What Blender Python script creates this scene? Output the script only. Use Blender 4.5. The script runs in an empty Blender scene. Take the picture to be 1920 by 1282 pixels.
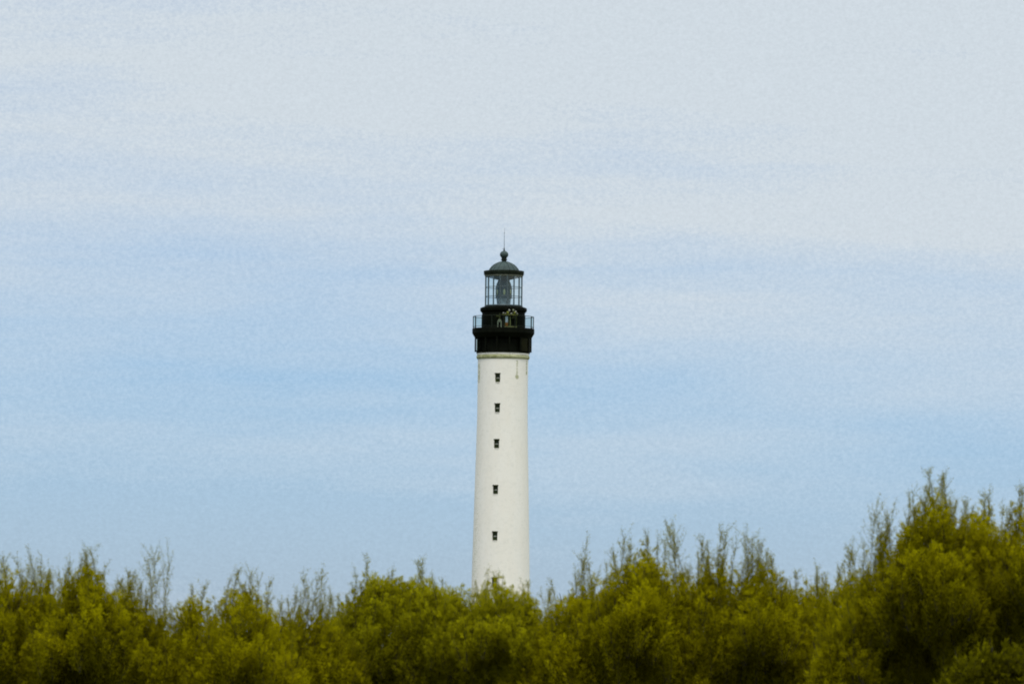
import bpy, bmesh, math, random
import numpy as np
from mathutils import Vector, Matrix

SC = bpy.context.scene
COL = SC.collection
R = math.radians
rng = np.random.default_rng(11)
random.seed(11)

# ------------------------------------------------------------------ camera
F = 10200.0                    # focal length in photograph pixels (1920 wide)
S = 0.064                      # metres per photograph pixel at the tower
D = F * S                      # camera to tower
EYE = 1.7
HOR = 1230.0                   # image row of the horizon
PITCH = math.atan((HOR - 641) / F)
YAW = -math.atan(16.5 / F)
ROLL = R(0.6)
cam = bpy.data.cameras.new("camera")
cam_ob = bpy.data.objects.new("camera", cam)
COL.objects.link(cam_ob)
cam.sensor_width = 36.0
cam.lens = 36.0 * F / 1920
cam.clip_start = 0.5
cam.clip_end = 30000
cam.dof.use_dof = True
cam.dof.focus_distance = D
cam.dof.aperture_fstop = 6.0
CAM = Vector((0, -D, EYE))
MROT = (Matrix.Rotation(YAW, 3, 'Z') @ Matrix.Rotation(math.pi / 2 + PITCH, 3, 'X')
        @ Matrix.Rotation(ROLL, 3, 'Z'))
cam_ob.matrix_world = Matrix.Translation(CAM) @ MROT.to_4x4()
SC.camera = cam_ob


def at(px, py, dist):
    """world point seen at photograph pixel (px, py), dist metres along +Y from the camera"""
    d = MROT @ Vector(((px - 960) / F, (641 - py) / F, -1.0))
    return CAM + d * (dist / d.y)


# ------------------------------------------------------------------ world, sun
SUN_EL, SUN_AZ = R(62), R(186)          # high, behind the camera and a little to its left
world = bpy.data.worlds.new("World")
SC.world = world
world.use_nodes = True


class NT:
    def __init__(s, tree):
        s.t = tree
        s.t.nodes.clear()

    def n(s, typ, **kw):
        nd = s.t.nodes.new(typ)
        for k, v in kw.items():
            setattr(nd, k, v)
        return nd

    def put(s, sock, v):
        if isinstance(v, bpy.types.NodeSocket):
            s.t.links.new(v, sock)
        elif v is not None:
            sock.default_value = v

    def m(s, op, a, b=None, c=None, clamp=False):
        nd = s.n('ShaderNodeMath', operation=op, use_clamp=clamp)
        for i, v in enumerate((a, b, c)):
            s.put(nd.inputs[i], v)
        return nd.outputs[0]

    def mix(s, f, a, b, blend='MIX'):
        nd = s.n('ShaderNodeMix', data_type='RGBA', blend_type=blend)
        s.put(nd.inputs[0], f)
        s.put(nd.inputs[6], a)
        s.put(nd.inputs[7], b)
        return nd.outputs[2]

    def rng(s, v, a, b, c=0.0, d=1.0, smooth=True):
        nd = s.n('ShaderNodeMapRange')
        nd.interpolation_type = 'SMOOTHSTEP' if smooth else 'LINEAR'
        for i, x in enumerate((v, a, b, c, d)):
            s.put(nd.inputs[i], x)
        return nd.outputs[0]

    def noise(s, vec, scale, detail=2.0, rough=0.5):
        nd = s.n('ShaderNodeTexNoise')
        s.put(nd.inputs['Vector'], vec)
        nd.inputs['Scale'].default_value = scale
        nd.inputs['Detail'].default_value = detail
        nd.inputs['Roughness'].default_value = rough
        return nd.outputs[0]

    def map(s, vec, scale, loc=(0, 0, 0)):
        nd = s.n('ShaderNodeMapping')
        s.put(nd.inputs[0], vec)
        nd.inputs['Scale'].default_value = scale
        nd.inputs['Location'].default_value = loc
        return nd.outputs[0]


w = NT(world.node_tree)
tc = w.n('ShaderNodeTexCoord')
gen = tc.outputs['Generated']
sep = w.n('ShaderNodeSeparateXYZ')
w.put(sep.inputs[0], gen)
el = sep.outputs[2]
sky = w.n('ShaderNodeTexSky', sky_type='NISHITA', sun_disc=False)
sky.sun_elevation = SUN_EL
sky.sun_rotation = SUN_AZ
sky.altitude = 0
sky.air_density = 1.0
sky.dust_density = 0.3
sky.ozone_density = 2.0
tint = w.mix(w.rng(el, 0.0, 0.075), (0.55, 0.735, 1.20, 1), (0.61, 0.785, 1.12, 1))
blue = w.mix(1.0, sky.outputs[0], tint, 'MULTIPLY')
# thin layered cloud: wide flat bands in direction space, closing to a veil higher up
b1 = w.noise(w.map(gen, (7, 7, 66), (3.1, 0.4, 1.7)), 1.0, 3.0, 0.55)
b2 = w.noise(w.map(gen, (16, 16, 120), (1.2, 4.4, 0.3)), 1.0, 3.0, 0.6)
g1 = w.noise(w.map(gen, (1300, 1300, 1700)), 1.0, 2.0, 0.75)
base = w.m('ADD', w.rng(el, 0.022, 0.098, 0.03, 1.06), w.m('MULTIPLY', sep.outputs[0], 0.6))
fac = w.m('ADD', base, w.m('MULTIPLY', w.m('SUBTRACT', b1, 0.5), 1.1))
fac = w.m('ADD', fac, w.m('MULTIPLY', w.m('SUBTRACT', b2, 0.5), 0.5))
fac = w.m('ADD', fac, w.m('MULTIPLY', w.m('SUBTRACT', g1, 0.5), 0.35), clamp=True)
# overcast: the veil brightens from horizon to zenith
lum = w.m('MULTIPLY_ADD', w.rng(el, 0.12, 1.0, 0.0, 1.0, False), 14.0, 6.6)
cl = w.n('ShaderNodeVectorMath', operation='SCALE')
cl.inputs[0].default_value = (0.955, 1.065, 1.16)
w.put(cl.inputs[3], lum)
skyc = w.mix(fac, blue, cl.outputs[0])
bg = w.n('ShaderNodeBackground')
rip = w.n('ShaderNodeVectorMath', operation='SCALE')          # fine ripple of the high cloud sheet
w.put(rip.inputs[0], skyc)
w.put(rip.inputs[3], w.m('MULTIPLY_ADD', w.m('SUBTRACT', g1, 0.5), 0.22, 1.0))
w.put(bg.inputs[0], rip.outputs[0])
bg.inputs[1].default_value = 0.1
out = w.n('ShaderNodeOutputWorld')
w.t.links.new(bg.outputs[0], out.inputs[0])

sl = bpy.data.lights.new("sun", 'SUN')
sl.energy = 1.8
sl.angle = R(18)
sl.color = (1.0, 0.95, 0.87)
so = bpy.data.objects.new("sun", sl)
COL.objects.link(so)
sd = Vector((math.sin(SUN_AZ) * math.cos(SUN_EL), math.cos(SUN_AZ) * math.cos(SUN_EL), math.sin(SUN_EL)))
so.rotation_euler = sd.to_track_quat('Z', 'Y').to_euler()
so.location = (0, -200, 300)

SC.view_settings.view_transform = 'Standard'
SC.view_settings.look = 'None'
SC.view_settings.gamma = 1
SC.view_settings.exposure = 0.0
SC.view_settings.use_curve_mapping = False
SC.cycles.max_bounces = 10
SC.cycles.transparent_max_bounces = 24
SC.cycles.filter_width = 1.9


# ------------------------------------------------------------------ materials
def new_mat(name):
    m = bpy.data.materials.new(name)
    m.use_nodes = True
    return m, NT(m.node_tree)


def principled(t, color, rough=0.6, spec=0.3, metal=0.0, bump=None, bump_d=0.01):
    p = t.n('ShaderNodeBsdfPrincipled')
    t.put(p.inputs['Base Color'], color)
    t.put(p.inputs['Roughness'], rough)
    p.inputs['Specular IOR Level'].default_value = spec
    p.inputs['Metallic'].default_value = metal
    if bump is not None:
        b = t.n('ShaderNodeBump')
        b.inputs['Strength'].default_value = 0.6
        b.inputs['Distance'].default_value = bump_d
        t.put(b.inputs['Height'], bump)
        t.put(p.inputs['Normal'], b.outputs[0])
    return p


def finish(t, sh):
    o = t.n('ShaderNodeOutputMaterial')
    t.t.links.new(sh.outputs[0], o.inputs[0])


def paint(name, c, rough=0.55, spec=0.3, var=0.35, metal=0.0):
    m, t = new_mat(name)
    ob = t.n('ShaderNodeTexCoord').outputs['Object']
    n1 = t.noise(t.map(ob, (1.2, 1.2, 0.6)), 1.6, 4.0, 0.6)
    dark = tuple(x * (1 - var) for x in c) + (1,)
    lite = tuple(min(1, x * (1 + var)) for x in c) + (1,)
    col = t.mix(t.rng(n1, 0.3, 0.7), dark, lite)
    finish(t, principled(t, col, rough, spec, metal, t.noise(ob, 9.0, 3.0), 0.004))
    return m


def glass(name, tint, gloss):
    m, t = new_mat(name)
    tr = t.n('ShaderNodeBsdfTransparent')
    tr.inputs[0].default_value = tint + (1,)
    gl = t.n('ShaderNodeBsdfGlossy')
    gl.inputs['Roughness'].default_value = 0.06
    gl.inputs[0].default_value = (0.9, 0.95, 0.95, 1)
    lw = t.n('ShaderNodeLayerWeight')
    lw.inputs[0].default_value = 0.3
    mx = t.n('ShaderNodeMixShader')
    t.put(mx.inputs[0], t.m('MULTIPLY_ADD', lw.outputs['Fresnel'], gloss * 3, gloss, clamp=True))
    t.t.links.new(tr.outputs[0], mx.inputs[1])
    t.t.links.new(gl.outputs[0], mx.inputs[2])
    finish(t, mx)
    return m


def zt(y):
    """height on the tower axis seen at photograph row y"""
    return EYE + D * math.tan(PITCH + math.atan((641 - y) / F))


def tower_material():
    m, t = new_mat('whitewashed_masonry')
    tcn = t.n('ShaderNodeTexCoord')
    ob = tcn.outputs['Object']
    sp = t.n('ShaderNodeSeparateXYZ')
    t.put(sp.inputs[0], ob)
    x, y, z = sp.outputs
    phi = t.m('ARCTAN2', x, t.m('MULTIPLY', y, -1.0))
    n_f = t.noise(ob, 2.2, 5.0, 0.65)
    n_c = t.noise(t.map(ob, (0.5, 0.5, 0.18)), 1.0, 4.0, 0.6)
    spk = t.noise(ob, 7.5, 3.0, 0.75)
    col = t.mix(t.rng(n_c, 0.3, 0.7), (0.80, 0.745, 0.645, 1), (0.82, 0.775, 0.69, 1))
    col = t.mix(t.rng(n_f, 0.45, 0.75, 0, 0.32), col, (0.60, 0.58, 0.50, 1))
    col = t.mix(t.rng(spk, 0.50, 0.72, 0, 0.22), col, (0.55, 0.53, 0.44, 1))
    # weathered speckle on the windward (left) flank, thickening downwards
    flank = t.m('MULTIPLY', t.rng(phi, R(-38), R(-72)), t.rng(z, zt(800), zt(1100), 0.25, 0.9))
    col = t.mix(t.m('MULTIPLY', flank, t.rng(spk, 0.48, 0.62)), col, (0.36, 0.34, 0.17, 1))
    # lichen and rust runs below the collar
    def run(phi0, w_, ytop, ybot, y_b, r_b, strength, col):
        dphi = t.m('ABSOLUTE', t.m('SUBTRACT', t.m('ADD', phi, t.m('MULTIPLY', t.m('SUBTRACT', n_f, .5), .05)), phi0))
        s1 = t.m('MULTIPLY', t.rng(dphi, w_, w_ * 0.4), t.m('MULTIPLY', t.rng(z, zt(ytop), zt(ytop + 3), 0, 1), t.rng(z, zt(ybot + 2), zt(ybot))))
        s1 = t.m('MULTIPLY', s1, t.rng(spk, 0.40, 0.55))
        dx = t.m('MULTIPLY', dphi, 48 * S)
        dz = t.m('SUBTRACT', z, zt(y_b))
        dd = t.m('SQRT', t.m('ADD', t.m('MULTIPLY', dx, dx), t.m('MULTIPLY', dz, dz)))
        s2 = t.rng(t.m('ADD', dd, t.m('MULTIPLY', t.m('SUBTRACT', spk, .5), .3)), r_b, r_b * 0.4)
        return t.mix(t.m('MULTIPLY', t.m('MAXIMUM', s1, s2), strength), col, (0.26, 0.27, 0.10, 1))
    col = run(R(34), 0.055, 675, 705.5, 708.5, 5.5 * S, 0.75, col)
    col = run(R(70), 0.09, 675, 702, 700, 4.5 * S, 0.9, col)
    col = run(R(-72), 0.16, 682, 718, 707, 4 * S, 0.8, col)
    finish(t, principled(t, col, 0.85, 0.15, 0, t.noise(ob, 5.0, 5.0, 0.7), 0.03))
    return m


def moulding_material():
    m, t = new_mat('lichen_moulding')
    ob = t.n('ShaderNodeTexCoord').outputs['Object']
    n1 = t.noise(ob, 1.5, 4.0, 0.65)
    col = t.mix(t.rng(n1, 0.28, 0.66), (0.24, 0.25, 0.09, 1), (0.50, 0.49, 0.29, 1))
    finish(t, principled(t, col, 0.9, 0.1, 0, n1, 0.03))
    return m


def foliage(name, c_a, c_b, c_c):
    m, t = new_mat(name)
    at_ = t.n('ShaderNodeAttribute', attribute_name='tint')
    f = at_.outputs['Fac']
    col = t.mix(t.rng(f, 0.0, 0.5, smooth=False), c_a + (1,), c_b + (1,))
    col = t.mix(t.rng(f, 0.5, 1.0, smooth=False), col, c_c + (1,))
    p = principled(t, col, 0.8, 0.02)
    tr = t.n('ShaderNodeBsdfTranslucent')
    t.put(tr.inputs[0], t.mix(1.0, col, (2.0, 1.9, 0.6, 1), 'MULTIPLY'))
    mx = t.n('ShaderNodeMixShader')
    mx.inputs[0].default_value = 0.56
    t.t.links.new(p.outputs[0], mx.inputs[1])
    t.t.links.new(tr.outputs[0], mx.inputs[2])
    finish(t, mx)
    return m


def bark():
    m, t = new_mat('grey_brown_bark')
    ob = t.n('ShaderNodeTexCoord').outputs['Object']
    n1 = t.noise(t.map(ob, (14, 14, 3)), 1.0, 4.0, 0.6)
    col = t.mix(n1, (0.012, 0.010, 0.006, 1), (0.040, 0.034, 0.020, 1))
    finish(t, principled(t, col, 0.9, 0.1, 0, n1, 0.01))
    return m


def ground_material():
    m, t = new_mat('rough_grassland')
    ob = t.n('ShaderNodeTexCoord').outputs['Object']
    n1 = t.noise(ob, 0.08, 6.0, 0.65)
    n2 = t.noise(ob, 1.7, 4.0, 0.6)
    col = t.mix(t.rng(n1, 0.35, 0.65), (0.035, 0.042, 0.010, 1), (0.075, 0.068, 0.020, 1))
    col = t.mix(t.rng(n2, 0.5, 0.8, 0, 0.5), col, (0.10, 0.085, 0.045, 1))
    finish(t, principled(t, col, 0.95, 0.05, 0, n2, 0.1))
    return m


M = dict(
    white=tower_material(),
    lichen=moulding_material(),
    black=paint('black_iron_paint', (0.0035, 0.0043, 0.0020), 0.7, 0.04),
    brownblack=paint('weathered_black_sheet', (0.0085, 0.0085, 0.0022), 0.7, 0.05),
    dome=paint('grey_green_zinc', (0.038, 0.056, 0.051), 0.6, 0.15, 0.2),
    trim=paint('dark_green_iron', (0.010, 0.014, 0.008), 0.6, 0.1),
    soffit=paint('olive_grey_soffit', (0.14, 0.145, 0.11), 0.7, 0.2, 0.2),
    bars=paint('slate_green_bars', (0.07, 0.095, 0.10), 0.5, 0.3, 0.2),
    pane=glass('lantern_glass', (0.90, 0.95, 0.95), 0.05),
    rail_pane=glass('rail_mesh_glass', (0.80, 0.87, 0.87), 0.0),
    screen=glass('grey_screen_glass', (0.58, 0.60, 0.52), 0.0),
    dark_glass=paint('dark_window_glass', (0.020, 0.030, 0.006), 0.3, 0.2, 0.3),
    sash=paint('weathered_sash', (0.30, 0.30, 0.25), 0.7, 0.2, 0.2),
    lens=paint('fresnel_glass_prisms', (0.085, 0.12, 0.115), 0.18, 0.6, 0.3),
    lens_pale=paint('pale_glass_prisms', (0.26, 0.32, 0.33), 0.2, 0.6, 0.35),
    bull=paint('glow_painted_bullseye', (0.38, 0.42, 0.20), 0.25, 0.5, 0.2),  # glow of the lens painted in as pale yellow base colour
    olive=paint('olive_paint', (0.035, 0.042, 0.006), 0.6, 0.2),
    olive_pale=paint('pale_olive_paint', (0.11, 0.12, 0.04), 0.6, 0.2, 0.25),
    yellow=paint('mustard_paint', (0.17, 0.18, 0.02), 0.6, 0.2, 0.25),
    grey=paint('pale_grey_housing', (0.15, 0.15, 0.12), 0.5, 0.3, 0.25),
    sky_painted=paint('sky_painted_pane', (0.36, 0.44, 0.48), 0.15, 0.6, 0.15),  # bright sky in the glass painted in as an opaque base colour
    orange=paint('rusty_orange_panel', (0.22, 0.085, 0.012), 0.7, 0.2, 0.3),
    stand=paint('sage_painted_steel', (0.16, 0.175, 0.11), 0.6, 0.2, 0.25),
    bark=bark(),
    ground=ground_material(),
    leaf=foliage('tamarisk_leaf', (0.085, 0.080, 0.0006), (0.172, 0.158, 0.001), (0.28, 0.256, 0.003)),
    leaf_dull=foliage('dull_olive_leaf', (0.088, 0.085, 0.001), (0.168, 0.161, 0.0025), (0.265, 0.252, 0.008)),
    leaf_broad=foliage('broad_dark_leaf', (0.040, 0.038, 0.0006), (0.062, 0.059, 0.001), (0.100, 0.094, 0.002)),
)


# ------------------------------------------------------------------ helpers
def mesh_ob(name, verts, faces, mat, parent=None, smooth=None):
    me = bpy.data.meshes.new(name)
    me.from_pydata([tuple(v) for v in verts], [], faces)
    return link(name, me, mat, parent, smooth)


def link(name, me, mat, parent=None, smooth=None):
    me.materials.append(mat)
    if smooth:
        me.polygons.foreach_set('use_smooth', [True] * len(me.polygons))
        me.set_sharp_from_angle(angle=R(smooth))
    me.update()
    o = bpy.data.objects.new(name, me)
    COL.objects.link(o)
    if parent:
        o.parent = parent
    return o


def empty(name, loc, label, cat, group=None):
    o = bpy.data.objects.new(name, None)
    COL.objects.link(o)
    o.location = loc
    o.empty_display_size = 0.3
    o['label'] = label
    o['category'] = cat
    if group:
        o['group'] = group
    return o


class Geo:
    def __init__(s):
        s.v, s.f = [], []

    def add(s, v, f):
        k = len(s.v)
        s.v += [Vector(p) for p in v]
        s.f += [[i + k for i in q] for q in f]

    def box(s, c, ax, ay, az):
        """box centred at c with half-axis vectors"""
        c, ax, ay, az = map(Vector, (c, ax, ay, az))
        v = [c + i * ax + j * ay + k * az for i in (-1, 1) for j in (-1, 1) for k in (-1, 1)]
        s.add(v, [(0, 1, 3, 2), (4, 6, 7, 5), (0, 4, 5, 1), (2, 3, 7, 6), (0, 2, 6, 4), (1, 5, 7, 3)])

    def lathe(s, prof, n=64, a0=None, a1=None):
        k = len(s.v)
        full = a0 is None
        cnt = n if full else n + 1
        for i in range(cnt):
            a = 2 * math.pi * i / n if full else a0 + (a1 - a0) * i / n
            for r, z in prof:
                s.v.append(Vector((r * math.sin(a), -r * math.cos(a), z)))
        L = len(prof)
        for i in range(n):
            j = (i + 1) % cnt
            for q in range(L - 1):
                s.f.append([k + i * L + q, k + j * L + q, k + j * L + q + 1, k + i * L + q + 1])

    def tube(s, pts, rad, n=8, caps=True):
        k = len(s.v)
        pts = [Vector(p) for p in pts]
        for i, p in enumerate(pts):
            d = (pts[min(i + 1, len(pts) - 1)] - pts[max(i - 1, 0)]).normalized()
            u = d.cross(Vector((0.31, 0.2, 0.93)) if abs(d.z) < 0.9 else Vector((1, 0.1, 0))).normalized()
            w_ = d.cross(u)
            r = rad[i] if isinstance(rad, (list, tuple)) else rad
            for q in range(n):
                a = 2 * math.pi * q / n
                s.v.append(p + (u * math.cos(a) + w_ * math.sin(a)) * r)
        for i in range(len(pts) - 1):
            for q in range(n):
                s.f.append([k + i * n + q, k + i * n + (q + 1) % n, k + (i + 1) * n + (q + 1) % n, k + (i + 1) * n + q])
        if caps:
            s.f.append([k + q for q in range(n)][::-1])
            s.f.append([k + (len(pts) - 1) * n + q for q in range(n)])

    def ring(s, r, z, th, n=96, m=6):
        s.lathe([(r + th * math.cos(2 * math.pi * i / m), z + th * math.sin(2 * math.pi * i / m)) for i in range(m + 1)], n)

    def sphere(s, c, r, n=20, m=12):
        k = len(s.v)
        c = Vector(c)
        rr = r if isinstance(r, (tuple, list)) else (r, r, r)
        for j in range(m + 1):
            th = math.pi * j / m
            for i in range(n):
                a = 2 * math.pi * i / n
                s.v.append(c + Vector((rr[0] * math.sin(th) * math.cos(a), rr[1] * math.sin(th) * math.sin(a), rr[2] * math.cos(th))))
        for j in range(m):
            for i in range(n):
                s.f.append([k + j * n + i, k + (j + 1) * n + i, k + (j + 1) * n + (i + 1) % n, k + j * n + (i + 1) % n])

    def obj(s, name, mat, parent=None, smooth=None):
        me = bpy.data.meshes.new(name)
        me.from_pydata([tuple(v) for v in s.v], [], s.f)
        bm = bmesh.new()
        bm.from_mesh(me)
        bmesh.ops.remove_doubles(bm, verts=bm.verts, dist=1e-5)
        bmesh.ops.recalc_face_normals(bm, faces=bm.faces)
        bm.to_mesh(me)
        bm.free()
        return link(name, me, mat, parent, smooth)


def P(phi, r, z):
    return Vector((r * math.sin(phi), -r * math.cos(phi), z))


def frame_at(phi):
    """outward, tangential (to the right as seen from outside) and up directions"""
    return Vector((math.sin(phi), -math.cos(phi), 0)), Vector((math.cos(phi), math.sin(phi), 0)), Vector((0, 0, 1))


# ------------------------------------------------------------------ ground
g = Geo()
NR, NA = 26, 72
radii = [0.0] + [3.0 * 1.38 ** i for i in range(NR)]
vs, fs = [Vector((0, -D + 80, 0))], []
for r in radii[1:]:
    for a in range(NA):
        t_ = 2 * math.pi * a / NA
        h = 0.12 * math.sin(r * 0.3 + t_ * 5) * min(1, r / 20) if r < 400 else 0
        vs.append(Vector((r * math.cos(t_), -D + 80 + r * math.sin(t_), h - 0.05)))
for a in range(NA):
    fs.append([0, 1 + a, 1 + (a + 1) % NA])
for i in range(NR - 1):
    for a in range(NA):
        b = (a + 1) % NA
        fs.append([1 + i * NA + a, 1 + (i + 1) * NA + a, 1 + (i + 1) * NA + b, 1 + i * NA + b])
gr = mesh_ob('ground', vs, fs, M['ground'], None, 60)
gr['kind'] = 'structure'

# ------------------------------------------------------------------ lighthouse
LH = empty('lighthouse', (0, 0, 0),
           'tall white round lighthouse with black gallery and glazed lantern rising behind the green bushes', 'lighthouse')


def h(px):
    return px * S


# tower shaft: hollow masonry, a slight batter that flares towards the base
shaft = [(662, 47.4), (676, 47.4), (700, 47.2), (780, 47.4), (840, 48.6), (900, 50.2), (960, 51.6), (1000, 52.4),
         (1050, 53.6), (1100, 54.6), (1160, 56.4), (1225, 58.6)]
prof = [(h(hw), zt(y)) for y, hw in shaft]
prof.append((h(60), 0.0))
prof = [(h(60), -0.3)] + prof[::-1][0:]
inner = [(h(hw) - 0.75, z) for hw, z in [(47.4, zt(662)), (60, -0.3)]]
g = Geo()
g.lathe(prof + inner + [prof[0]], 96)
shaft_ob = g.obj('tower_wall', M['white'], LH, 40)


def shaft_r(y):
    for (y0, a), (y1, b) in zip(shaft, shaft[1:]):
        if y0 <= y <= y1:
            return h(a + (b - a) * (y - y0) / (y1 - y0))
    return h(shaft[-1][1])


AX = lambda y: 946.5 - (y - 510) * 0.0105
WIN = [(934.6, 708.2), (934.0, 764.8), (932.6, 831.8), (930.6, 917.8), (929.4, 1004.6), (928.6, 1091.5)]
cut = Geo()
wins = []
for wx, wy in WIN:
    r = shaft_r(wy)
    phi = math.asin(h(wx - AX(wy)) / r)
    z = EYE + (zt(wy) - EYE) * (D - r * math.cos(phi)) / D      # seen on the near face, not on the axis
    o_, t_, u_ = frame_at(phi)
    cut.box(P(phi, r, z), o_ * 0.55, t_ * h(4.9), u_ * h(8.1))
    wins.append((phi, r, z, o_, t_, u_))
cme = bpy.data.meshes.new('window_cutter')
cme.from_pydata([tuple(v) for v in cut.v], [], cut.f)
co = bpy.data.objects.new('window_cutter', cme)
COL.objects.link(co)
md = shaft_ob.modifiers.new('openings', 'BOOLEAN')
md.object = co
md.operation = 'DIFFERENCE'
md.solver = 'EXACT'
bpy.context.view_layer.update()
dg = bpy.context.evaluated_depsgraph_get()
cutme = bpy.data.meshes.new_from_object(shaft_ob.evaluated_get(dg))
shaft_ob.modifiers.clear()
shaft_ob.data = cutme
bpy.data.objects.remove(co)

for phi, r, z, o_, t_, u_ in wins:
    g = Geo()
    W, H, b = h(4.9), h(8.1), 0.05
    c = P(phi, r - 0.30, z)
    g.box(c + t_ * (W - b), o_ * 0.04, t_ * b, u_ * H)
    g.box(c - t_ * (W - b), o_ * 0.04, t_ * b, u_ * H)
    g.box(c + u_ * (H - b), o_ * 0.04, t_ * (W - 2 * b), u_ * b)
    g.box(c - u_ * (H - b), o_ * 0.04, t_ * (W - 2 * b), u_ * b)
    win = g.obj('window', M['olive'], LH)
    g = Geo()
    g.box(c - u_ * 0.02, o_ * 0.05, t_ * (W - 2 * b), u_ * 0.062)
    g.obj('transom', M['sash'], win)
    g = Geo()
    g.box(c - o_ * 0.01, o_ * 0.008, t_ * (W - 2 * b), u_ * (H - 2 * b))
    g.obj('pane', M['dark_glass'], win)
    g = Geo()
    g.box(P(phi, r - 0.10, z) - u_ * (H + 0.03), o_ * 0.16, t_ * (W - 0.06), u_ * 0.03)
    g.obj('sill', M['white'], win)
    g = Geo()
    g.box(P(phi, r - 0.02, z) + u_ * (H + 0.005), o_ * 0.05, t_ * (W + 0.05), u_ * 0.05)
    g.obj('lintel', M['olive'], win)

# stained moulding below the collar
g = Geo()
g.lathe([(h(47.45), zt(674.5)), (h(49.0), zt(673)), (h(50.0), zt(671)), (h(50.0), zt(668.6)), (h(48.6), zt(667.4)), (h(47.45), zt(667))], 96)
g.obj('moulding', M['lichen'], LH, 35)
g = Geo()
g.lathe([(h(47.45), zt(666.9)), (h(49.2), zt(666.4)), (h(49.2), zt(662.2)), (h(44), zt(662.0))], 96)
g.obj('white_cap', M['white'], LH, 35)

# black collar below the gallery
g = Geo()
g.lathe([(h(40), zt(661.9)), (h(46), zt(661.8)), (h(45.4), zt(660)), (h(45.4), zt(637)), (h(47), zt(635)), (h(40), zt(634.8))], 96)
g.obj('collar', M['black'], LH, 35)
g = Geo()
g.lathe([(h(46), zt(663.0)), (h(50.2), zt(663.0)), (h(50.2), zt(660.6)), (h(46), zt(660.4))], 96)
g.obj('collar_ledge', M['black'], LH, 35)
NB = 14
for i in range(NB):
    phi = R(-90) + 2 * math.pi * i / NB
    o_, t_, u_ = frame_at(phi)
    g = Geo()
    zc, hh = (zt(660.4) + zt(634)) / 2, (zt(634) - zt(660.4)) / 2
    g.box(P(phi, h(52.2), zc), o_ * h(1.4), t_ * 0.09, u_ * hh)
    g.box(P(phi, h(48.2), zc + hh - 0.08), o_ * h(2.6), t_ * 0.085, u_ * 0.08)
    g.box(P(phi, h(48.2), zc - hh + 0.10), o_ * h(2.6), t_ * 0.085, u_ * 0.08)
    g.obj('bracket', M['black'], LH)
g = Geo()
z0, z1 = zt(660.3), zt(635.2)
a0, a1 = R(38), R(122)
g.lathe([(h(50.6), z0), (h(51.9), z0), (h(51.9), z1), (h(50.6), z1), (h(50.6), z0)], 24, a0, a1)
sh = g.obj('shutter_sheet', M['brownblack'], LH, 35)
sh['label'] = 'brownish weathered sheet closing the right side of the collar'
g = Geo()
a0, a1 = R(-128), R(-52)
g.lathe([(h(50.2), zt(660)), (h(50.2), zt(635.4))], 20, a0, a1)
g.obj('screen', M['screen'], LH, 35)

# gallery deck, flared underside
g = Geo()
g.lathe([(h(38), zt(634.9)), (h(53), zt(634.6)), (h(54.2), zt(632.6)), (h(58.2), zt(626)), (h(58.4), zt(625.4)), (h(58.4), zt(617.6)),
         (h(57.8), zt(616.6)), (h(40), zt(616.4)), (h(38), zt(634.9))], 32)
g.obj('gallery_deck', M['black'], LH, 12)

# gallery railing
RR = h(56.6)
zr0, zr1 = zt(616.5), zt(594.2)
rail = Geo()
rail.ring(RR, zr1, 0.036, 64)
rail.ring(RR, zr0 + 0.18, 0.03, 64)
RL = rail.obj('railing', M['trim'], LH, 50)
NP = 16
for i in range(NP):
    phi = R(-90) + 2 * math.pi * i / NP
    o_, t_, u_ = frame_at(phi)
    g = Geo()
    g.box(P(phi, RR, (zr0 + zr1) / 2), o_ * 0.05, t_ * 0.04, u_ * ((zr1 - zr0) / 2 - 0.01))
    g.obj('rail_post', M['trim'], RL)
    g = Geo()
    g.lathe([(RR - 0.005, zr0 + 0.22), (RR - 0.005, zr1 - 0.06)], 5, phi + 0.016, phi + 2 * math.pi / NP - 0.016)
    g.obj('rail_panel', M['rail_pane'], RL, 35)

# watch room drum
g = Geo()
g.lathe([(h(40.4), zt(616.6)), (h(40.4), zt(587))], 96)
g.obj('watch_room', M['black'], LH, 35)
g = Geo()
g.lathe([(h(40.5), zt(587.4)), (h(41.6), zt(586)), (h(43.6), zt(584)), (h(43.9), zt(583)), (h(43.9), zt(578.6)), (h(42.6), zt(577.4)),
         (h(36.4), zt(575.2)), (h(30), zt(575))], 16)
g.obj('lantern_cornice', M['black'], LH, 12)

# watch room window and small fittings on the drum
def on_drum(px, y, out_px=0.0):
    r = h(40.4 + out_px)
    return math.asin(h(px - AX(y)) / r), r


ph, rd = on_drum(959, 602, 0.8)
o_, t_, u_ = frame_at(ph)
c = P(ph, rd, EYE + (zt(602) - EYE) * (D - rd * math.cos(ph)) / D)
kx = 1 / math.cos(ph)


def q(px, py):
    return c + t_ * (h(px - 959) * kx) + u_ * (zt(py) - zt(602))


def plate(geo, x0, y0, x1, y1, depth, off=0.0):
    a, b_ = q(x0, y0), q(x1, y1)
    geo.box((a + b_) / 2 + o_ * off, o_ * depth, t_ * ((b_ - a).dot(t_) / 2), u_ * ((a - b_).dot(u_) / 2))


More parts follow.
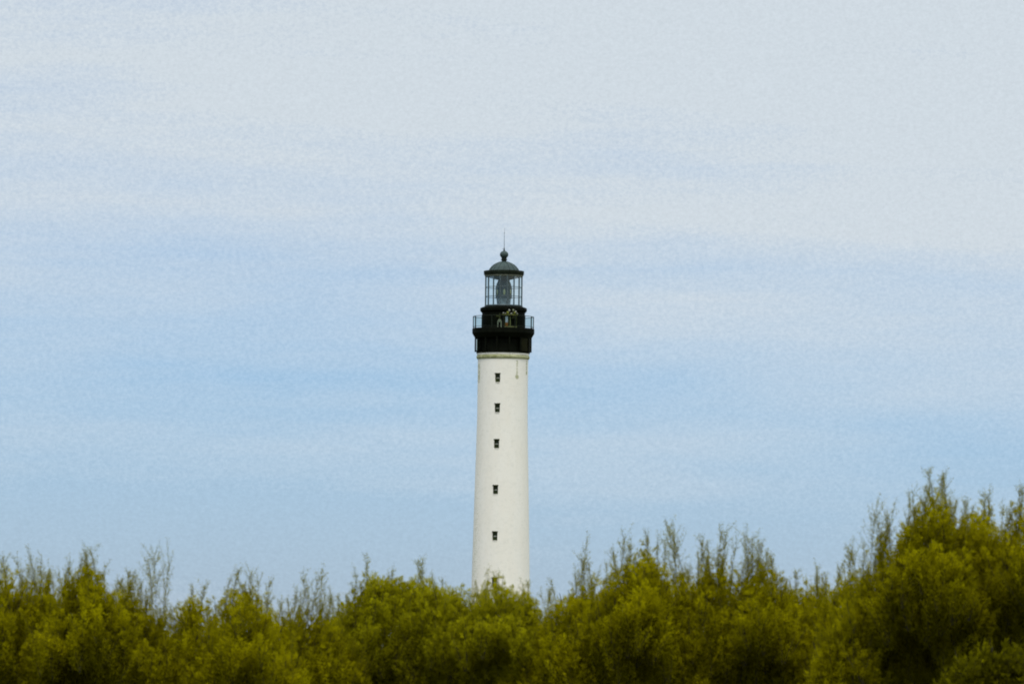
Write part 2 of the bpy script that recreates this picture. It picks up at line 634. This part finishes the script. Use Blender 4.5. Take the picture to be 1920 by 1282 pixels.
g = Geo()
plate(g, 947.6, 591.0, 970.4, 593.0, 0.06)
plate(g, 947.6, 593.0, 948.9, 611.6, 0.05)
plate(g, 969.4, 593.0, 970.4, 611.6, 0.05)
plate(g, 953.8, 593.0, 955.0, 611.6, 0.05)
wf = g.obj('window', M['olive'], LH)
g = Geo()
plate(g, 957.0, 593.0, 958.8, 611.6, 0.06, 0.02)
g.obj('mullion', M['olive_pale'], wf)
g = Geo()
plate(g, 947.6, 611.6, 970.4, 613.4, 0.10, 0.03)
g.obj('sill', M['olive_pale'], wf)
g = Geo()
plate(g, 948.9, 593.0, 953.8, 604.5, 0.015)
g.obj('pane', M['sky_painted'], wf)
g = Geo()
plate(g, 948.9, 604.6, 953.8, 611.6, 0.02)
g.obj('kick_panel', M['orange'], wf)
g = Geo()
plate(g, 961.5, 592.9, 969.4, 597.0, 0.02)
g.obj('blind', M['olive'], wf)
g = Geo()
plate(g, 942, 589.3, 970.5, 590.9, 0.09, 0.22)
br = g.obj('lamp_rail', M['yellow'], LH)
for lx, ly, rx, rz, mk in ((943.2, 588.0, 1.7, 1.6, 'grey'), (947.0, 588.4, 1.4, 1.2, 'grey'), (951.2, 586.6, 2.1, 2.2, 'yellow'),
                           (954.2, 582.6, 2.0, 2.6, 'grey'), (957.8, 588.4, 1.9, 1.9, 'grey'), (961.6, 582.0, 1.8, 2.2, 'stand'),
                           (964.4, 586.6, 1.9, 2.1, 'yellow'), (966.0, 585.2, 2.1, 2.7, 'grey'), (969.0, 588.2, 1.4, 1.6, 'grey')):
    g = Geo()
    p_ = q(lx, ly) + o_ * 0.42
    g.sphere(p_, (h(rx), 0.11, h(rz)), 12, 8)
    g.tube([p_ - o_ * 0.02, p_ - o_ * 0.2 - u_ * max(0.02, (p_ - q(lx, 590)).dot(u_))], 0.03, 6)
    g.obj('floodlight', M[mk], LH, 50)

# equipment stand on the gallery floor
ph, rd = on_drum(938.3, 605, 7)
o2, t2, u2 = frame_at(ph)
base = P(ph, rd, zt(616.4))
ST = empty('equipment_stand', base, 'small sage green two legged equipment stand on the black lighthouse gallery', 'equipment stand')


def lo(px, py, off=0.0):
    return t2 * h(px - 938.3) + u2 * (zt(py) - zt(616.4)) + o2 * off


for sx in (-1, 1):
    g = Geo()
    g.tube([lo(938.3 + sx * 1.2, 602.3), lo(938.3 + sx * 2.9, 605.5), lo(938.3 + sx * 3.2, 616.3, 0.05)], [0.08, 0.085, 0.07], 8)
    g.obj('leg', M['stand'], ST, 50)
g = Geo()
g.tube([lo(938.3, 603), lo(938.6, 597), lo(938.4, 590.4)], [0.10, 0.075, 0.04], 8)
g.obj('post', M['olive'], ST, 50)
g = Geo()
g.box(lo(934.6, 595.2), t2 * h(2.6), o2 * 0.05, u2 * h(1.6))
g.obj('cabinet', M['olive'], ST)
g = Geo()
g.tube([lo(938.3, 604.2, -0.1), lo(938.3, 604.2, 0.1)], [h(3.0), h(3.0)], 10)
g.obj('hub', M['stand'], ST, 50)

# lantern: glazing bars, panes, roof
RG = h(34.6)
zg0, zg1 = zt(575), zt(518.5)
NG = 16
for i in range(NG):
    phi = R(11.25) + 2 * math.pi * i / NG
    o_, t_, u_ = frame_at(phi)
    g = Geo()
    g.box(P(phi, RG, (zg0 + zg1) / 2), o_ * 0.075, t_ * 0.048, u_ * ((zg1 - zg0) / 2))
    g.obj('glazing_bar', M['bars'], LH)
    g = Geo()
    a, b_ = P(phi, RG, 0), P(phi + 2 * math.pi / NG, RG, 0)
    e = (b_ - a).normalized() * 0.05
    a, b_ = a + e, b_ - e
    g.add([a + u_ * zg0, b_ + u_ * zg0, b_ + u_ * zg1, a + u_ * zg1], [(0, 1, 2, 3)])
    g.obj('glass_pane', M['pane'], LH)
for y in (573.8, 556.7, 539.2):
    g = Geo()
    g.ring(RG, zt(y), 0.036 if y < 570 else 0.09, 16, 6)
    g.obj('glazing_ring', M['bars'], LH, 30)

# Fresnel lens on its pedestal
LZ = [(575, 12.5), (573, 12.4), (566, 13.2), (560, 14.2)]
g = Geo()
pr = []
for k in range(15):
    y = 575 - k
    base_r = 12.3 + 1.7 * k / 14
    pr += [(h(base_r), zt(y)), (h(base_r - 0.7), zt(y - 0.6))]
g.lathe([(0.02, zt(575))] + pr + [(0.02, zt(560.3))], 24)
g.obj('lens_pedestal', M['lens_pale'], LH, 20)
g = Geo()
pr = []
N = 26
for k in range(N + 1):
    y = 560 - 37 * k / N
    tt = (560 - y) / 37
    base_r = 14.4 if tt < 0.5 else 14.4 * math.cos((tt - 0.5) * 1.9) ** 0.9
    base_r = max(base_r, 8.6)
    pr += [(h(base_r), zt(y)), (h(base_r - 0.8), zt(y - 0.7))]
g.lathe([(0.02, zt(560))] + pr + [(h(8.6), zt(518))], 28)
LN = g.obj('lens', M['lens'], LH, 20)
for k in range(6):
    phi = R(-26) + k * math.pi / 3
    o_, t_, u_ = frame_at(phi)
    g = Geo()
    g.tube([P(phi, h(14.6), zt(560)), P(phi, h(14.8), zt(541)), P(phi, h(12.9), zt(533)), P(phi, h(9.2), zt(524))], 0.05, 6)
    g.obj('lens_rib', M['bars'], LN, 50)
    g = Geo()
    ph2 = phi + math.pi / 6
    o3, t3, u3 = frame_at(ph2)
    g.sphere((0, 0, 0), (0.14, 0.06, 0.36), 14, 10)
    rot = Matrix((t3, o3, u3)).transposed()
    g.v = [rot @ v + P(ph2, h(14.5), zt(548.5)) for v in g.v]
    g.obj('bullseye', M['bull'], LN, 60)

g = Geo()
g.lathe([(h(8), zt(526)), (h(11), zt(525.2)), (h(24), zt(521.8)), (h(33.5), zt(520.0)), (h(35.6), zt(519.2)), (h(36.4), zt(516.6)), (h(30), zt(516.2))], 64)
g.obj('soffit', M['soffit'], LH, 35)
g = Geo()
g.lathe([(h(30), zt(516.15)), (h(36.6), zt(516.5)), (h(37.6), zt(514.8)), (h(37.9), zt(510)), (h(37.9), zt(508.8)), (h(36.8), zt(508.4)), (h(27), zt(508.9))], 64)
g.obj('roof_gutter', M['trim'], LH, 30)
g = Geo()
g.lathe([(h(35.8), zt(508.2)), (h(29.5), zt(508.6)), (h(28.4), zt(508)), (h(26.8), zt(505)), (h(23.6), zt(500.8)), (h(19.5), zt(497)), (h(14.5), zt(494)),
         (h(9.5), zt(492)), (h(5), zt(490.8))], 16)
dm = g.obj('roof', M['dome'], LH, 12)
for k in range(16):
    phi = 2 * math.pi * k / 16
    g = Geo()
    g.tube([P(phi, h(a) + 0.015, zt(b)) for a, b in ((28.4, 508), (26.8, 505), (23.6, 500.8), (19.5, 497), (14.5, 494), (9.5, 492), (5, 490.8))], 0.035, 6)
    g.obj('roof_seam', M['dome'], dm, 50)
g = Geo()
g.lathe([(h(5.2), zt(491.4)), (h(4.4), zt(490)), (h(4.4), zt(488.6)), (h(6.0), zt(488)), (h(6.0), zt(486.8)), (h(4.6), zt(486.2)), (h(4.6), zt(485.4)),
         (h(5.6), zt(485)), (h(5.2), zt(483.8)), (h(3), zt(483.2))], 24)
g.obj('vent_neck', M['trim'], LH, 35)
g = Geo()
g.sphere((0, 0, zt(477.6)), (h(8.0), h(8.0), h(7.2)), 24, 14)
g.obj('vent_ball', M['dome'], LH, 60)
g = Geo()
g.lathe([(h(2.2), zt(470.6)), (h(1.2), zt(468.8)), (h(0.9), zt(465)), (0.02, zt(464.6))], 12)
g.obj('finial', M['trim'], LH, 35)
g = Geo()
g.tube([(0, 0, zt(466)), (0, 0, zt(440)), (0.03, 0, zt(427.5))], [0.04, 0.022, 0.012], 6)
g.sphere((0.0, 0, zt(437)), 0.05, 8, 6)
g.tube([(h(-3.5), 0, zt(466.5)), (0, 0, zt(468))], 0.022, 5)
g.obj('lightning_rod', M['bars'], LH, 50)


# ------------------------------------------------------------------ trees
def leaf_mesh(name, pos, axis, length, width, tint, mat, parent):
    """many small lens-shaped leaves: arrays of base point, direction, length, width, tint"""
    n = len(pos)
    axis = axis / np.linalg.norm(axis, axis=1, keepdims=True)
    rnd = rng.normal(size=(n, 3))
    side = np.cross(axis, rnd)
    side /= np.linalg.norm(side, axis=1, keepdims=True) + 1e-9
    v = np.empty((n, 4, 3))
    L = length[:, None]
    W = width[:, None] * 0.5
    v[:, 0] = pos
    v[:, 1] = pos + axis * L * 0.45 + side * W
    v[:, 2] = pos + axis * L
    v[:, 3] = pos + axis * L * 0.45 - side * W
    me = bpy.data.meshes.new(name)
    me.vertices.add(n * 4)
    me.vertices.foreach_set('co', v.reshape(-1).astype(np.float32))
    me.loops.add(n * 4)
    me.loops.foreach_set('vertex_index', np.arange(n * 4, dtype=np.int32))
    me.polygons.add(n)
    me.polygons.foreach_set('loop_start', np.arange(n, dtype=np.int32) * 4)
    me.update(calc_edges=True)
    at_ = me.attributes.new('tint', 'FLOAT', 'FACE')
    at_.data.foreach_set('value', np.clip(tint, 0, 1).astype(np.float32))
    return link(name, me, mat, parent)


class Twigs:
    """thin three-sided twigs gathered into one mesh"""
    def __init__(s):
        s.g = Geo()

    def add(s, pts, r0, r1, n=3):
        k = len(pts)
        s.g.tube(pts, [r0 + (r1 - r0) * i / (k - 1) for i in range(k)], n, False)

    def build(s, name, mat, parent):
        me = bpy.data.meshes.new(name)
        me.from_pydata([tuple(v) for v in s.g.v], [], s.g.f)
        return link(name, me, mat, parent)


def make_tree(name, label, cat, dist, top, wisps=(), mat='leaf', thick=1.1, dens=1.0, leaf=0.78, shoot=1.0, wisp_amt=0.05, drop=2.3, hollows=(), shoulders=True,
              floor_py=1330, group=None, lean=0.0, tuft=1.0):
    """top: crown outline as (column, row) of the photograph; the crown is a mound of upright leafy shoots
    whose tallest shoots reach it at the middle of the crown's depth"""
    xs = np.array([p[0] for p in top], float)
    ys = np.array([p[1] for p in top], float)
    if shoulders:                                         # the crown broadens below the tips, into its neighbours
        top = [(top[0][0] - 58, top[0][1] + 80), (top[0][0] - 12, top[0][1] + 38)] + list(top) + [(top[-1][0] + 12, top[-1][1] + 38), (top[-1][0] + 58, top[-1][1] + 80)]
        xs = np.array([p[0] for p in top], float)
        ys = np.array([p[1] for p in top], float)
    pts = [at(a, b, dist) for a, b in top]
    wx = np.array([p.x for p in pts])
    wz = np.array([p.z for p in pts])
    y0 = pts[0].y
    cx = 0.5 * (wx[0] + wx[-1])
    width = wx[-1] - wx[0]
    root = empty(name, (cx, y0, 0), label, cat, group)
    pm = dist / F                                     # metres per photograph pixel here
    zmin = at(960, floor_py, dist).z
    edge_of = lambda x: (x - cx) / (0.5 * width)
    ph = [at(hx, hy, dist) for hx, hy, _, _ in hollows]

    def in_hollow(x, z):
        return any(((x - p.x) / (hh[2] * pm)) ** 2 + ((z - p.z) / (hh[3] * pm)) ** 2 < 1 for p, hh in zip(ph, hollows))

    # crown surface: fullest a little below the top, drawing in under itself further down, with lumps and hollows
    lumps = [(rng.uniform(wx[0], wx[-1]), rng.uniform(zmin, np.max(wz) - 0.3), rng.uniform(0.16, 0.36), rng.uniform(-0.35, 0.3))
             for _ in range(int(5 * width * (np.max(wz) - zmin)))]

    crest = float(np.mean(wz[2:-2])) if shoulders else float(np.max(wz)) + 0.6

    def face(x, z):
        d_ = np.interp(x, wx, wz) - z
        f = np.interp(d_, [0.0, 0.15, 0.45], [0.15, 0.45, 0.75])
        f += sum(a_ * math.exp(-((x - lx) ** 2 + (z - lz) ** 2) / (r_ * r_)) for lx, lz, r_, a_ in lumps) * min(1, d_ / 0.4)
        f *= np.interp(crest - z, [0.4, 0.75, 1.05, 1.35], [1.0, 0.82, 0.38, 0.0])
        return max(0.05, f)

    # limb ends: each carries a fan of leafy shoots
    tips = [(x, rng.normal(0, 0.12), z) for x, z in zip(wx[2:-2], wz[2:-2])]
    for i in range(int(dens * (9 + 48 * width))):         # the ragged top
        x = rng.uniform(wx[0], wx[-1])
        d_ = abs(rng.normal(0, 0.29)) + 0.02
        z = np.interp(x, wx, wz) - d_
        tips.append((x, rng.uniform(-1, 1) * face(x, z), z))
    for i in range(int(dens * 48 * width * (float(np.mean(wz)) - zmin - 0.2))):   # the face and the back
        x = rng.uniform(wx[0], wx[-1])
        zr = np.interp(x, wx, wz) - 0.52
        if zr < zmin:
            continue
        z = rng.uniform(zmin, zr)
        u = face(x, z) * rng.uniform(0.8, 1.05)
        tips.append((x, -u if rng.uniform() < 0.72 else u, z))
    shoots = []
    for x, u, z in tips:
        if u < 0.35 and (in_hollow(x, z) or in_hollow(x, z - 0.3)):
            continue
        below = np.interp(x, wx, wz) - z
        fine = float(np.interp(below, [0.2, 0.6], [0.78, 1.0]))   # young growth at the top is finer
        fan = rng.integers(5, 9)
        L0 = shoot * rng.uniform(0.45, 0.95)
        up = np.array([0.16 * edge_of(x) + lean, 0.18 * u, 1.0]) + rng.normal(0, 0.12, 3) * (1, 1, 0)
        up /= np.linalg.norm(up)
        tip0 = np.array([x, y0 + u * thick, z])
        bas = tip0 - up * L0 * 1.05
        ct = 0.13 * rng.normal()
        for j in range(fan):
            d = up + rng.normal(0, 0.25, 3) * (1, 1, 0.3) * (j > 0)
            d /= np.linalg.norm(d)
            L = L0 * (1 if j == 0 else rng.uniform(0.6, 1.0))
            shoots.append((bas + d * L * 0.08, bas + d * L, ct, u, j == 0, fine))
    # inner growth that closes the crown
    hgt = float(np.mean(wz)) - zmin
    for i in range(int(dens * (12 + 62 * width * hgt))):
        u = rng.uniform(-0.1, 0.7)
        x = rng.uniform(wx[0], wx[-1])
        z0 = np.interp(x, wx, wz) - 0.8 - 0.4 * abs(u)
        z = zmin + (z0 - zmin) * rng.uniform()
        if z0 < zmin:
            continue
        if u < 0.35 and (in_hollow(x, z) or in_hollow(x, z - 0.3)):
            continue
        d = np.array([0.3 * rng.normal(), 0.3 * rng.normal(), 1.0])
        d /= np.linalg.norm(d)
        L = shoot * rng.uniform(0.5, 0.9)
        tip = np.array([x, y0 + u * thick, z])
        shoots.append((tip - d * L, tip, 0.1 * rng.normal(), u, False, 1.0))
    for p, hh in zip(ph, hollows):                        # deep shade: thick growth at the back of the hollow
        for i in range(int(1500 * hh[2] * hh[3] * pm * pm)):
            x, z = p.x + rng.uniform(-1, 1) * hh[2] * pm * 1.2, p.z + rng.uniform(-1, 1.3) * hh[3] * pm
            d = np.array([0.3 * rng.normal(), 0.3 * rng.normal(), 1.0])
            d /= np.linalg.norm(d)
            u = rng.uniform(0.35, 1.3)
            tip = np.array([x, y0 + u * thick, z])
            shoots.append((tip - d * 0.55, tip, 0.1 * rng.normal(), u, False, 1.0))
    P_, A_, L_, W_, T_ = [], [], [], [], []
    tw = Twigs()
    for bas, tip, ct, u, lead, fine in shoots:
        dv = tip - bas
        L = float(np.linalg.norm(dv))
        dv = dv / L
        bend = np.array([rng.normal(0, 0.03), rng.normal(0, 0.03), 0])
        k = int(L / 0.5 * 80 * tuft / leaf ** 1.2 / fine ** 0.8)
        t = rng.uniform(0, 1, k) ** 0.75
        fat = shoot * (0.03 + 0.05 * L) * np.sqrt(np.clip(1 - t, 0, 1)) * rng.uniform(0.6, 1.3) + 0.006
        off = rng.normal(size=(k, 3))
        off[:, 2] *= 0.6
        ns = max(3, int(L / 0.06))
        sid = rng.integers(0, ns, k)
        if fine < 0.97:                                  # open young shoots: leaf tufts with gaps between them
            ns = int(rng.integers(4, 7))
            k = int(k * 1.0)
            sid = rng.integers(0, ns, k)
            off = off[:k]
            t = np.clip((sid + 0.6 + rng.normal(0, 0.2, k)) / ns, 0, 1)
            fat = shoot * 0.066 * (1.15 - 0.75 * t) * rng.uniform(0.7, 1.4)
        off = 0.5 * off + (rng.normal(size=(ns, 3)) * 0.85)[sid]
        pos = bas + np.outer(t, tip - bas) + np.outer(t * (1 - t) * 4, bend) + off * fat[:, None]
        P_.append(pos)
        A_.append(dv + 0.55 * off * np.array([1, 1, 0.6]) + rng.normal(size=(k, 3)) * 0.3)
        L_.append(leaf * fine * rng.uniform(0.040, 0.085, k))
        W_.append(leaf * fine * rng.uniform(0.012, 0.025, k))
        T_.append(0.14 + 0.72 * t + ct + 0.07 * rng.normal() + 0.08 * rng.normal(size=k))   # yellower new growth, with the tips' brighter light painted into the tint
        if rng.uniform() < 0.7:
            tw.add([Vector(bas), Vector((bas + tip) / 2 + bend), Vector(tip + dv * 0.02)], 0.006, 0.0018)
        if lead and abs(u) < 0.45 and rng.uniform() < wisp_amt * 2:
            wisp(tw, P_, A_, L_, W_, T_, bas + (tip - bas) * 0.6, dv, rng.uniform(16, 42) * pm + 0.4 * L, pm, leaf)
    for px, py in wisps:
        tip = at(px, py + 7, dist)
        bas = at(px + rng.uniform(-6, 6), np.interp(px, xs, ys) + 45, dist)
        d = np.array(tip - bas)
        wisp(tw, P_, A_, L_, W_, T_, np.array(bas), d / np.linalg.norm(d), np.linalg.norm(d), pm, leaf, 0.0042, 20)
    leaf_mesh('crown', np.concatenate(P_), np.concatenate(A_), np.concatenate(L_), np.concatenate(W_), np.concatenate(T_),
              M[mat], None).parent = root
    # stems and limbs from the ground into the crown
    st = Geo()
    back = 0.9 if hollows else 0.0
    ns = max(4, int(3 + 2.2 * width))
    for i in range(ns):
        fx = (i + rng.uniform(0.2, 0.8)) / ns
        ex = wx[0] + width * fx
        ez = np.interp(ex, wx, wz) - 0.22
        b = Vector((cx + (ex - cx) * 0.25, y0 + back + rng.normal(0, 0.06), -0.1))
        ey = y0 + back + 0.15 + abs(rng.normal(0, 0.25))
        pts_ = []
        for k in range(7):
            f = k / 6
            pts_.append(Vector((b.x + (ex - b.x) * f ** 1.5 + rng.normal(0, 0.02) * (k > 0),
                                b.y + (ey - b.y) * f ** 1.3 + rng.normal(0, 0.02) * (k > 0), b.z + (ez - b.z) * f)))
        st.tube(pts_, [0.06, 0.05, 0.042, 0.033, 0.024, 0.015, 0.007], 7)
        for k in (3, 4, 5):
            for sgn in (-1, 1):
                p = pts_[k]
                d = Vector((sgn * rng.uniform(0.1, 0.3), rng.normal(0, 0.2), rng.uniform(0.3, 0.6)))
                st.tube([p, p + d * 0.5 + Vector((sgn * 0.03, 0, 0)), p + d], [0.018, 0.011, 0.004], 5)
    st.add(tw.g.v, tw.g.f)
    st.obj('trunk', M['bark'], None, 60).parent = root
    for o in root.children:
        o.matrix_parent_inverse = Matrix.Translation(root.location).inverted()
    return root


def wisp(tw, P_, A_, L_, W_, T_, base, d, L, pm, leaf, r0=0.0030, forks=12):
    base = np.asarray(base, float)
    pts = [base]
    dd = d.copy()
    for k in range(4):
        dd = dd + rng.normal(0, 0.07, 3)
        dd /= np.linalg.norm(dd)
        pts.append(pts[-1] + dd * L / 4)
    tw.add([Vector(p) for p in pts], r0, 0.0009)
    for k in range(forks):
        f = rng.uniform(0.2, 0.97)
        j = min(3, int(f * 4))
        p = pts[j] + (pts[j + 1] - pts[j]) * (f * 4 - j)
        e = dd + rng.normal(0, 0.5, 3)
        e[2] = abs(e[2]) + 0.25
        e /= np.linalg.norm(e)
        l2 = L * rng.uniform(0.15, 0.34)
        q1 = p + e * l2 * 0.5
        q2 = p + e * l2 + np.array([0, 0, 0.1 * l2])
        tw.add([Vector(p), Vector(q1), Vector(q2)], r0 * 0.45, 0.0007)
        m = int(l2 / 0.006)
        tt = rng.uniform(0.1, 1, (m, 1))
        P_.append(p + (q2 - p) * tt)
        P_[-1] = P_[-1] + rng.normal(0, 0.016, (m, 3))
        A_.append(e + rng.normal(0, 0.6, (m, 3)))
        L_.append(rng.uniform(0.012, 0.03, m))
        W_.append(rng.uniform(0.005, 0.011, m))
        T_.append(0.45 + 0.2 * rng.normal(size=m))
    m = int(L / 0.005)
    tt = rng.uniform(0, 1, (m, 1)) ** 1.5
    P_.append(base + (pts[-1] - base) * tt + rng.normal(0, 1, (m, 3)) * (0.006 + 0.035 * (1 - tt)))
    A_.append(d + rng.normal(0, 0.5, (m, 3)))
    L_.append(rng.uniform(0.015, 0.045, m))
    W_.append(rng.uniform(0.006, 0.012, m))
    T_.append(0.45 + 0.2 * rng.normal(size=m))


G = 'feathery bushes in front of the lighthouse'
make_tree('tamarisk_bush', 'yellow green feathery bush cut off by the left edge of the photo', 'bush', 87.83,
          [(-190, 1100), (-140, 1074), (-90, 1088), (-25, 1066), (8, 1056), (22, 1075), (40, 1112)], [(14, 1036)], group=G)
make_tree('tamarisk_bush', 'thin small bush with wispy grey tips, second from the left edge', 'bush', 88.14,
          [(30, 1118), (60, 1090), (76, 1074), (92, 1098), (118, 1105)], [(44, 1042), (68, 1036), (58, 1060)], group=G, wisp_amt=.45, hollows=[(175, 1265, 110, 50)])
make_tree('tamarisk_bush', 'tallest feathery bush left of the lighthouse, with a pointed yellow green top', 'bush', 87.33,
          [(102, 1112), (126, 1090), (140, 1072), (154, 1062), (166, 1050), (181, 1066), (194, 1092), (214, 1103), (230, 1135)],
          [(148, 1040), (165, 1026), (184, 1022), (120, 1044)], group=G, hollows=[(175, 1265, 110, 50)])
make_tree('tamarisk_bush', 'low bush with one tall bare forked twig sticking up into the sky', 'bush', 88.00,
          [(214, 1135), (232, 1112), (246, 1094), (256, 1122), (274, 1126), (290, 1136), (305, 1168)],
          [(288, 1028), (289, 1033), (306, 1048), (242, 1072), (268, 1085)], group=G, wisp_amt=.4, hollows=[(185, 1265, 110, 50)])
make_tree('tamarisk_bush', 'thin see-through bush beside the deep notch of sky left of the tower', 'bush', 88.49,
          [(292, 1200), (318, 1172), (342, 1124), (352, 1113), (372, 1116), (388, 1128), (406, 1155)],
          [(352, 1092), (378, 1090), (322, 1130)], group=G, dens=.8)
make_tree('tamarisk_bush', 'upright feathery bush with a broad yellow top, just left of the lowest bush', 'bush', 87.58,
          [(394, 1158), (414, 1122), (430, 1098), (450, 1094), (468, 1097), (480, 1114), (492, 1114), (508, 1150)],
          [(440, 1064), (474, 1064), (462, 1076), (496, 1086), (418, 1080)], group=G)
make_tree('tamarisk_bush', 'lowest bush of the row, with a spray of bare forked twigs above it', 'bush', 89.16,
          [(494, 1162), (520, 1152), (545, 1148), (564, 1132), (578, 1138), (602, 1148), (630, 1160)],
          [(584, 1072), (576, 1078), (594, 1086), (540, 1108), (612, 1108)], group=G, wisp_amt=.4)
make_tree('tamarisk_bush', 'dense rounded olive bush with a flat top just left of the lighthouse', 'bush', 90.17,
          [(600, 1172), (625, 1146), (650, 1126), (672, 1108), (688, 1074), (703, 1065), (722, 1078), (750, 1078), (780, 1072), (800, 1076), (810, 1104), (826, 1135)],
          [(660, 1070), (738, 1062), (790, 1064)], mat='leaf_dull', group=G, wisp_amt=.06, dens=1.4, shoot=.85)
make_tree('tamarisk_bush', 'dull olive bush touching the left foot of the white tower', 'bush', 89.82,
          [(796, 1122), (815, 1094), (834, 1089), (850, 1098), (866, 1098), (880, 1126), (896, 1155)], mat='leaf_dull', group=G, wisp_amt=.1, dens=1.3)
make_tree('tamarisk_bush', 'olive bush whose top overlaps the foot of the white tower', 'bush', 89.47,
          [(874, 1136), (893, 1110), (905, 1094), (920, 1086), (930, 1074), (945, 1088), (962, 1094), (978, 1116)], mat='leaf_dull', group=G, wisp_amt=.12, dens=1.2)
make_tree('tamarisk_bush', 'thin drooping bush at the right foot of the white tower beside a dip', 'bush', 89.33,
          [(962, 1126), (982, 1104), (990, 1102), (1002, 1138), (1016, 1166), (1034, 1190)], mat='leaf_dull', group=G, wisp_amt=.1)
make_tree('tamarisk_bush', 'bush sloping up to the right from the dip beside the tower', 'bush', 88.67,
          [(1006, 1192), (1022, 1150), (1034, 1122), (1055, 1114), (1076, 1102), (1098, 1087), (1114, 1102), (1132, 1115)],
          [(1033, 1100), (1090, 1006), (1096, 1040), (1112, 1046)], group=G)
make_tree('tamarisk_bush', 'tallest feathery bush in the middle group right of the tower', 'bush', 87.83,
          [(1112, 1112), (1134, 1086), (1146, 1056), (1160, 1062), (1175, 1048), (1192, 1036), (1210, 1014), (1224, 1046), (1248, 1052), (1258, 1094), (1270, 1115)],
          [(1160, 998), (1176, 1012), (1212, 996), (1236, 1010), (1150, 1030)], group=G)
make_tree('tamarisk_bush', 'open bush with sky showing through and a tall dark bare stem at its left', 'bush', 88.28,
          [(1254, 1116), (1276, 1082), (1290, 1074), (1310, 1064), (1328, 1044), (1344, 1064), (1358, 1050), (1366, 1082), (1380, 1104)],
          [(1268, 962), (1262, 975), (1280, 990), (1345, 990), (1356, 994), (1320, 1006), (1366, 1010)], group=G, dens=.85, wisp_amt=.35)
make_tree('tamarisk_bush', 'open feathery bush with a grey plume of twigs at its left shoulder', 'bush', 88.14,
          [(1368, 1110), (1390, 1084), (1405, 1062), (1420, 1045), (1434, 1060), (1448, 1056), (1462, 1082), (1478, 1104)],
          [(1404, 988), (1396, 1002), (1410, 1010), (1432, 1022)], group=G, dens=.9, wisp_amt=.35)
make_tree('tamarisk_bush', 'low feathery bush with several small tufts midway to the tall right-hand bush', 'bush', 88.80,
          [(1462, 1110), (1486, 1092), (1510, 1077), (1520, 1098), (1535, 1084), (1548, 1098), (1570, 1126)],
          [(1490, 1066), (1532, 1058), (1552, 1072)], group=G)
make_tree('tamarisk_bush', 'short bush tucked against the left side of the tall right-hand bush', 'bush', 87.86,
          [(1552, 1126), (1570, 1086), (1582, 1063), (1600, 1074), (1622, 1078), (1645, 1096)],
          [(1572, 1048), (1596, 1030), (1608, 1022)], group=G, hollows=[(1690, 1250, 80, 85)])
make_tree('tamarisk_bush', 'tallest bush of all, its ragged yellow green top highest at the right of the photo', 'bush', 85.50,
          [(1585, 1130), (1625, 1084), (1650, 1044), (1665, 994), (1680, 1034), (1700, 990), (1712, 958), (1735, 936), (1755, 914), (1772, 936), (1786, 964), (1806, 992)],
          [(1752, 876), (1765, 884), (1780, 888), (1640, 944), (1634, 954), (1650, 970), (1700, 926), (1730, 910), (1668, 962), (1620, 1010)], group=G, dens=1.1, wisp_amt=.35, hollows=[(1700, 1250, 80, 90)])
make_tree('tamarisk_bush', 'bush with a blunt double top just right of the tallest bush', 'bush', 85.92,
          [(1786, 1004), (1805, 974), (1825, 956), (1843, 938), (1853, 946), (1863, 986), (1885, 986), (1900, 990)],
          [(1842, 920), (1854, 918), (1820, 936)], group=G, hollows=[(1710, 1250, 80, 90)])
make_tree('tamarisk_bush', 'tall feathery bush cut off by the right edge of the photo', 'bush', 85.71,
          [(1868, 1000), (1896, 978), (1915, 942), (1935, 932), (1960, 962), (2000, 972), (2050, 955), (2110, 1000)],
          [(1914, 902), (1908, 914), (1892, 944), (1886, 956)], group=G)
# nearer, lower growth along the bottom of the frame
make_tree('broad_leaved_shrub', 'darker broad leaved shrub in the bottom right corner', 'shrub', 70.00,
          [(1745, 1300), (1765, 1262), (1790, 1250), (1812, 1222), (1830, 1244), (1848, 1205), (1866, 1228), (1884, 1196), (1900, 1222), (1922, 1190), (1945, 1212), (1990, 1225)],
          mat='leaf_broad', wisp_amt=0, leaf=1.6, shoot=.6, drop=.9, dens=.6, shoulders=False)
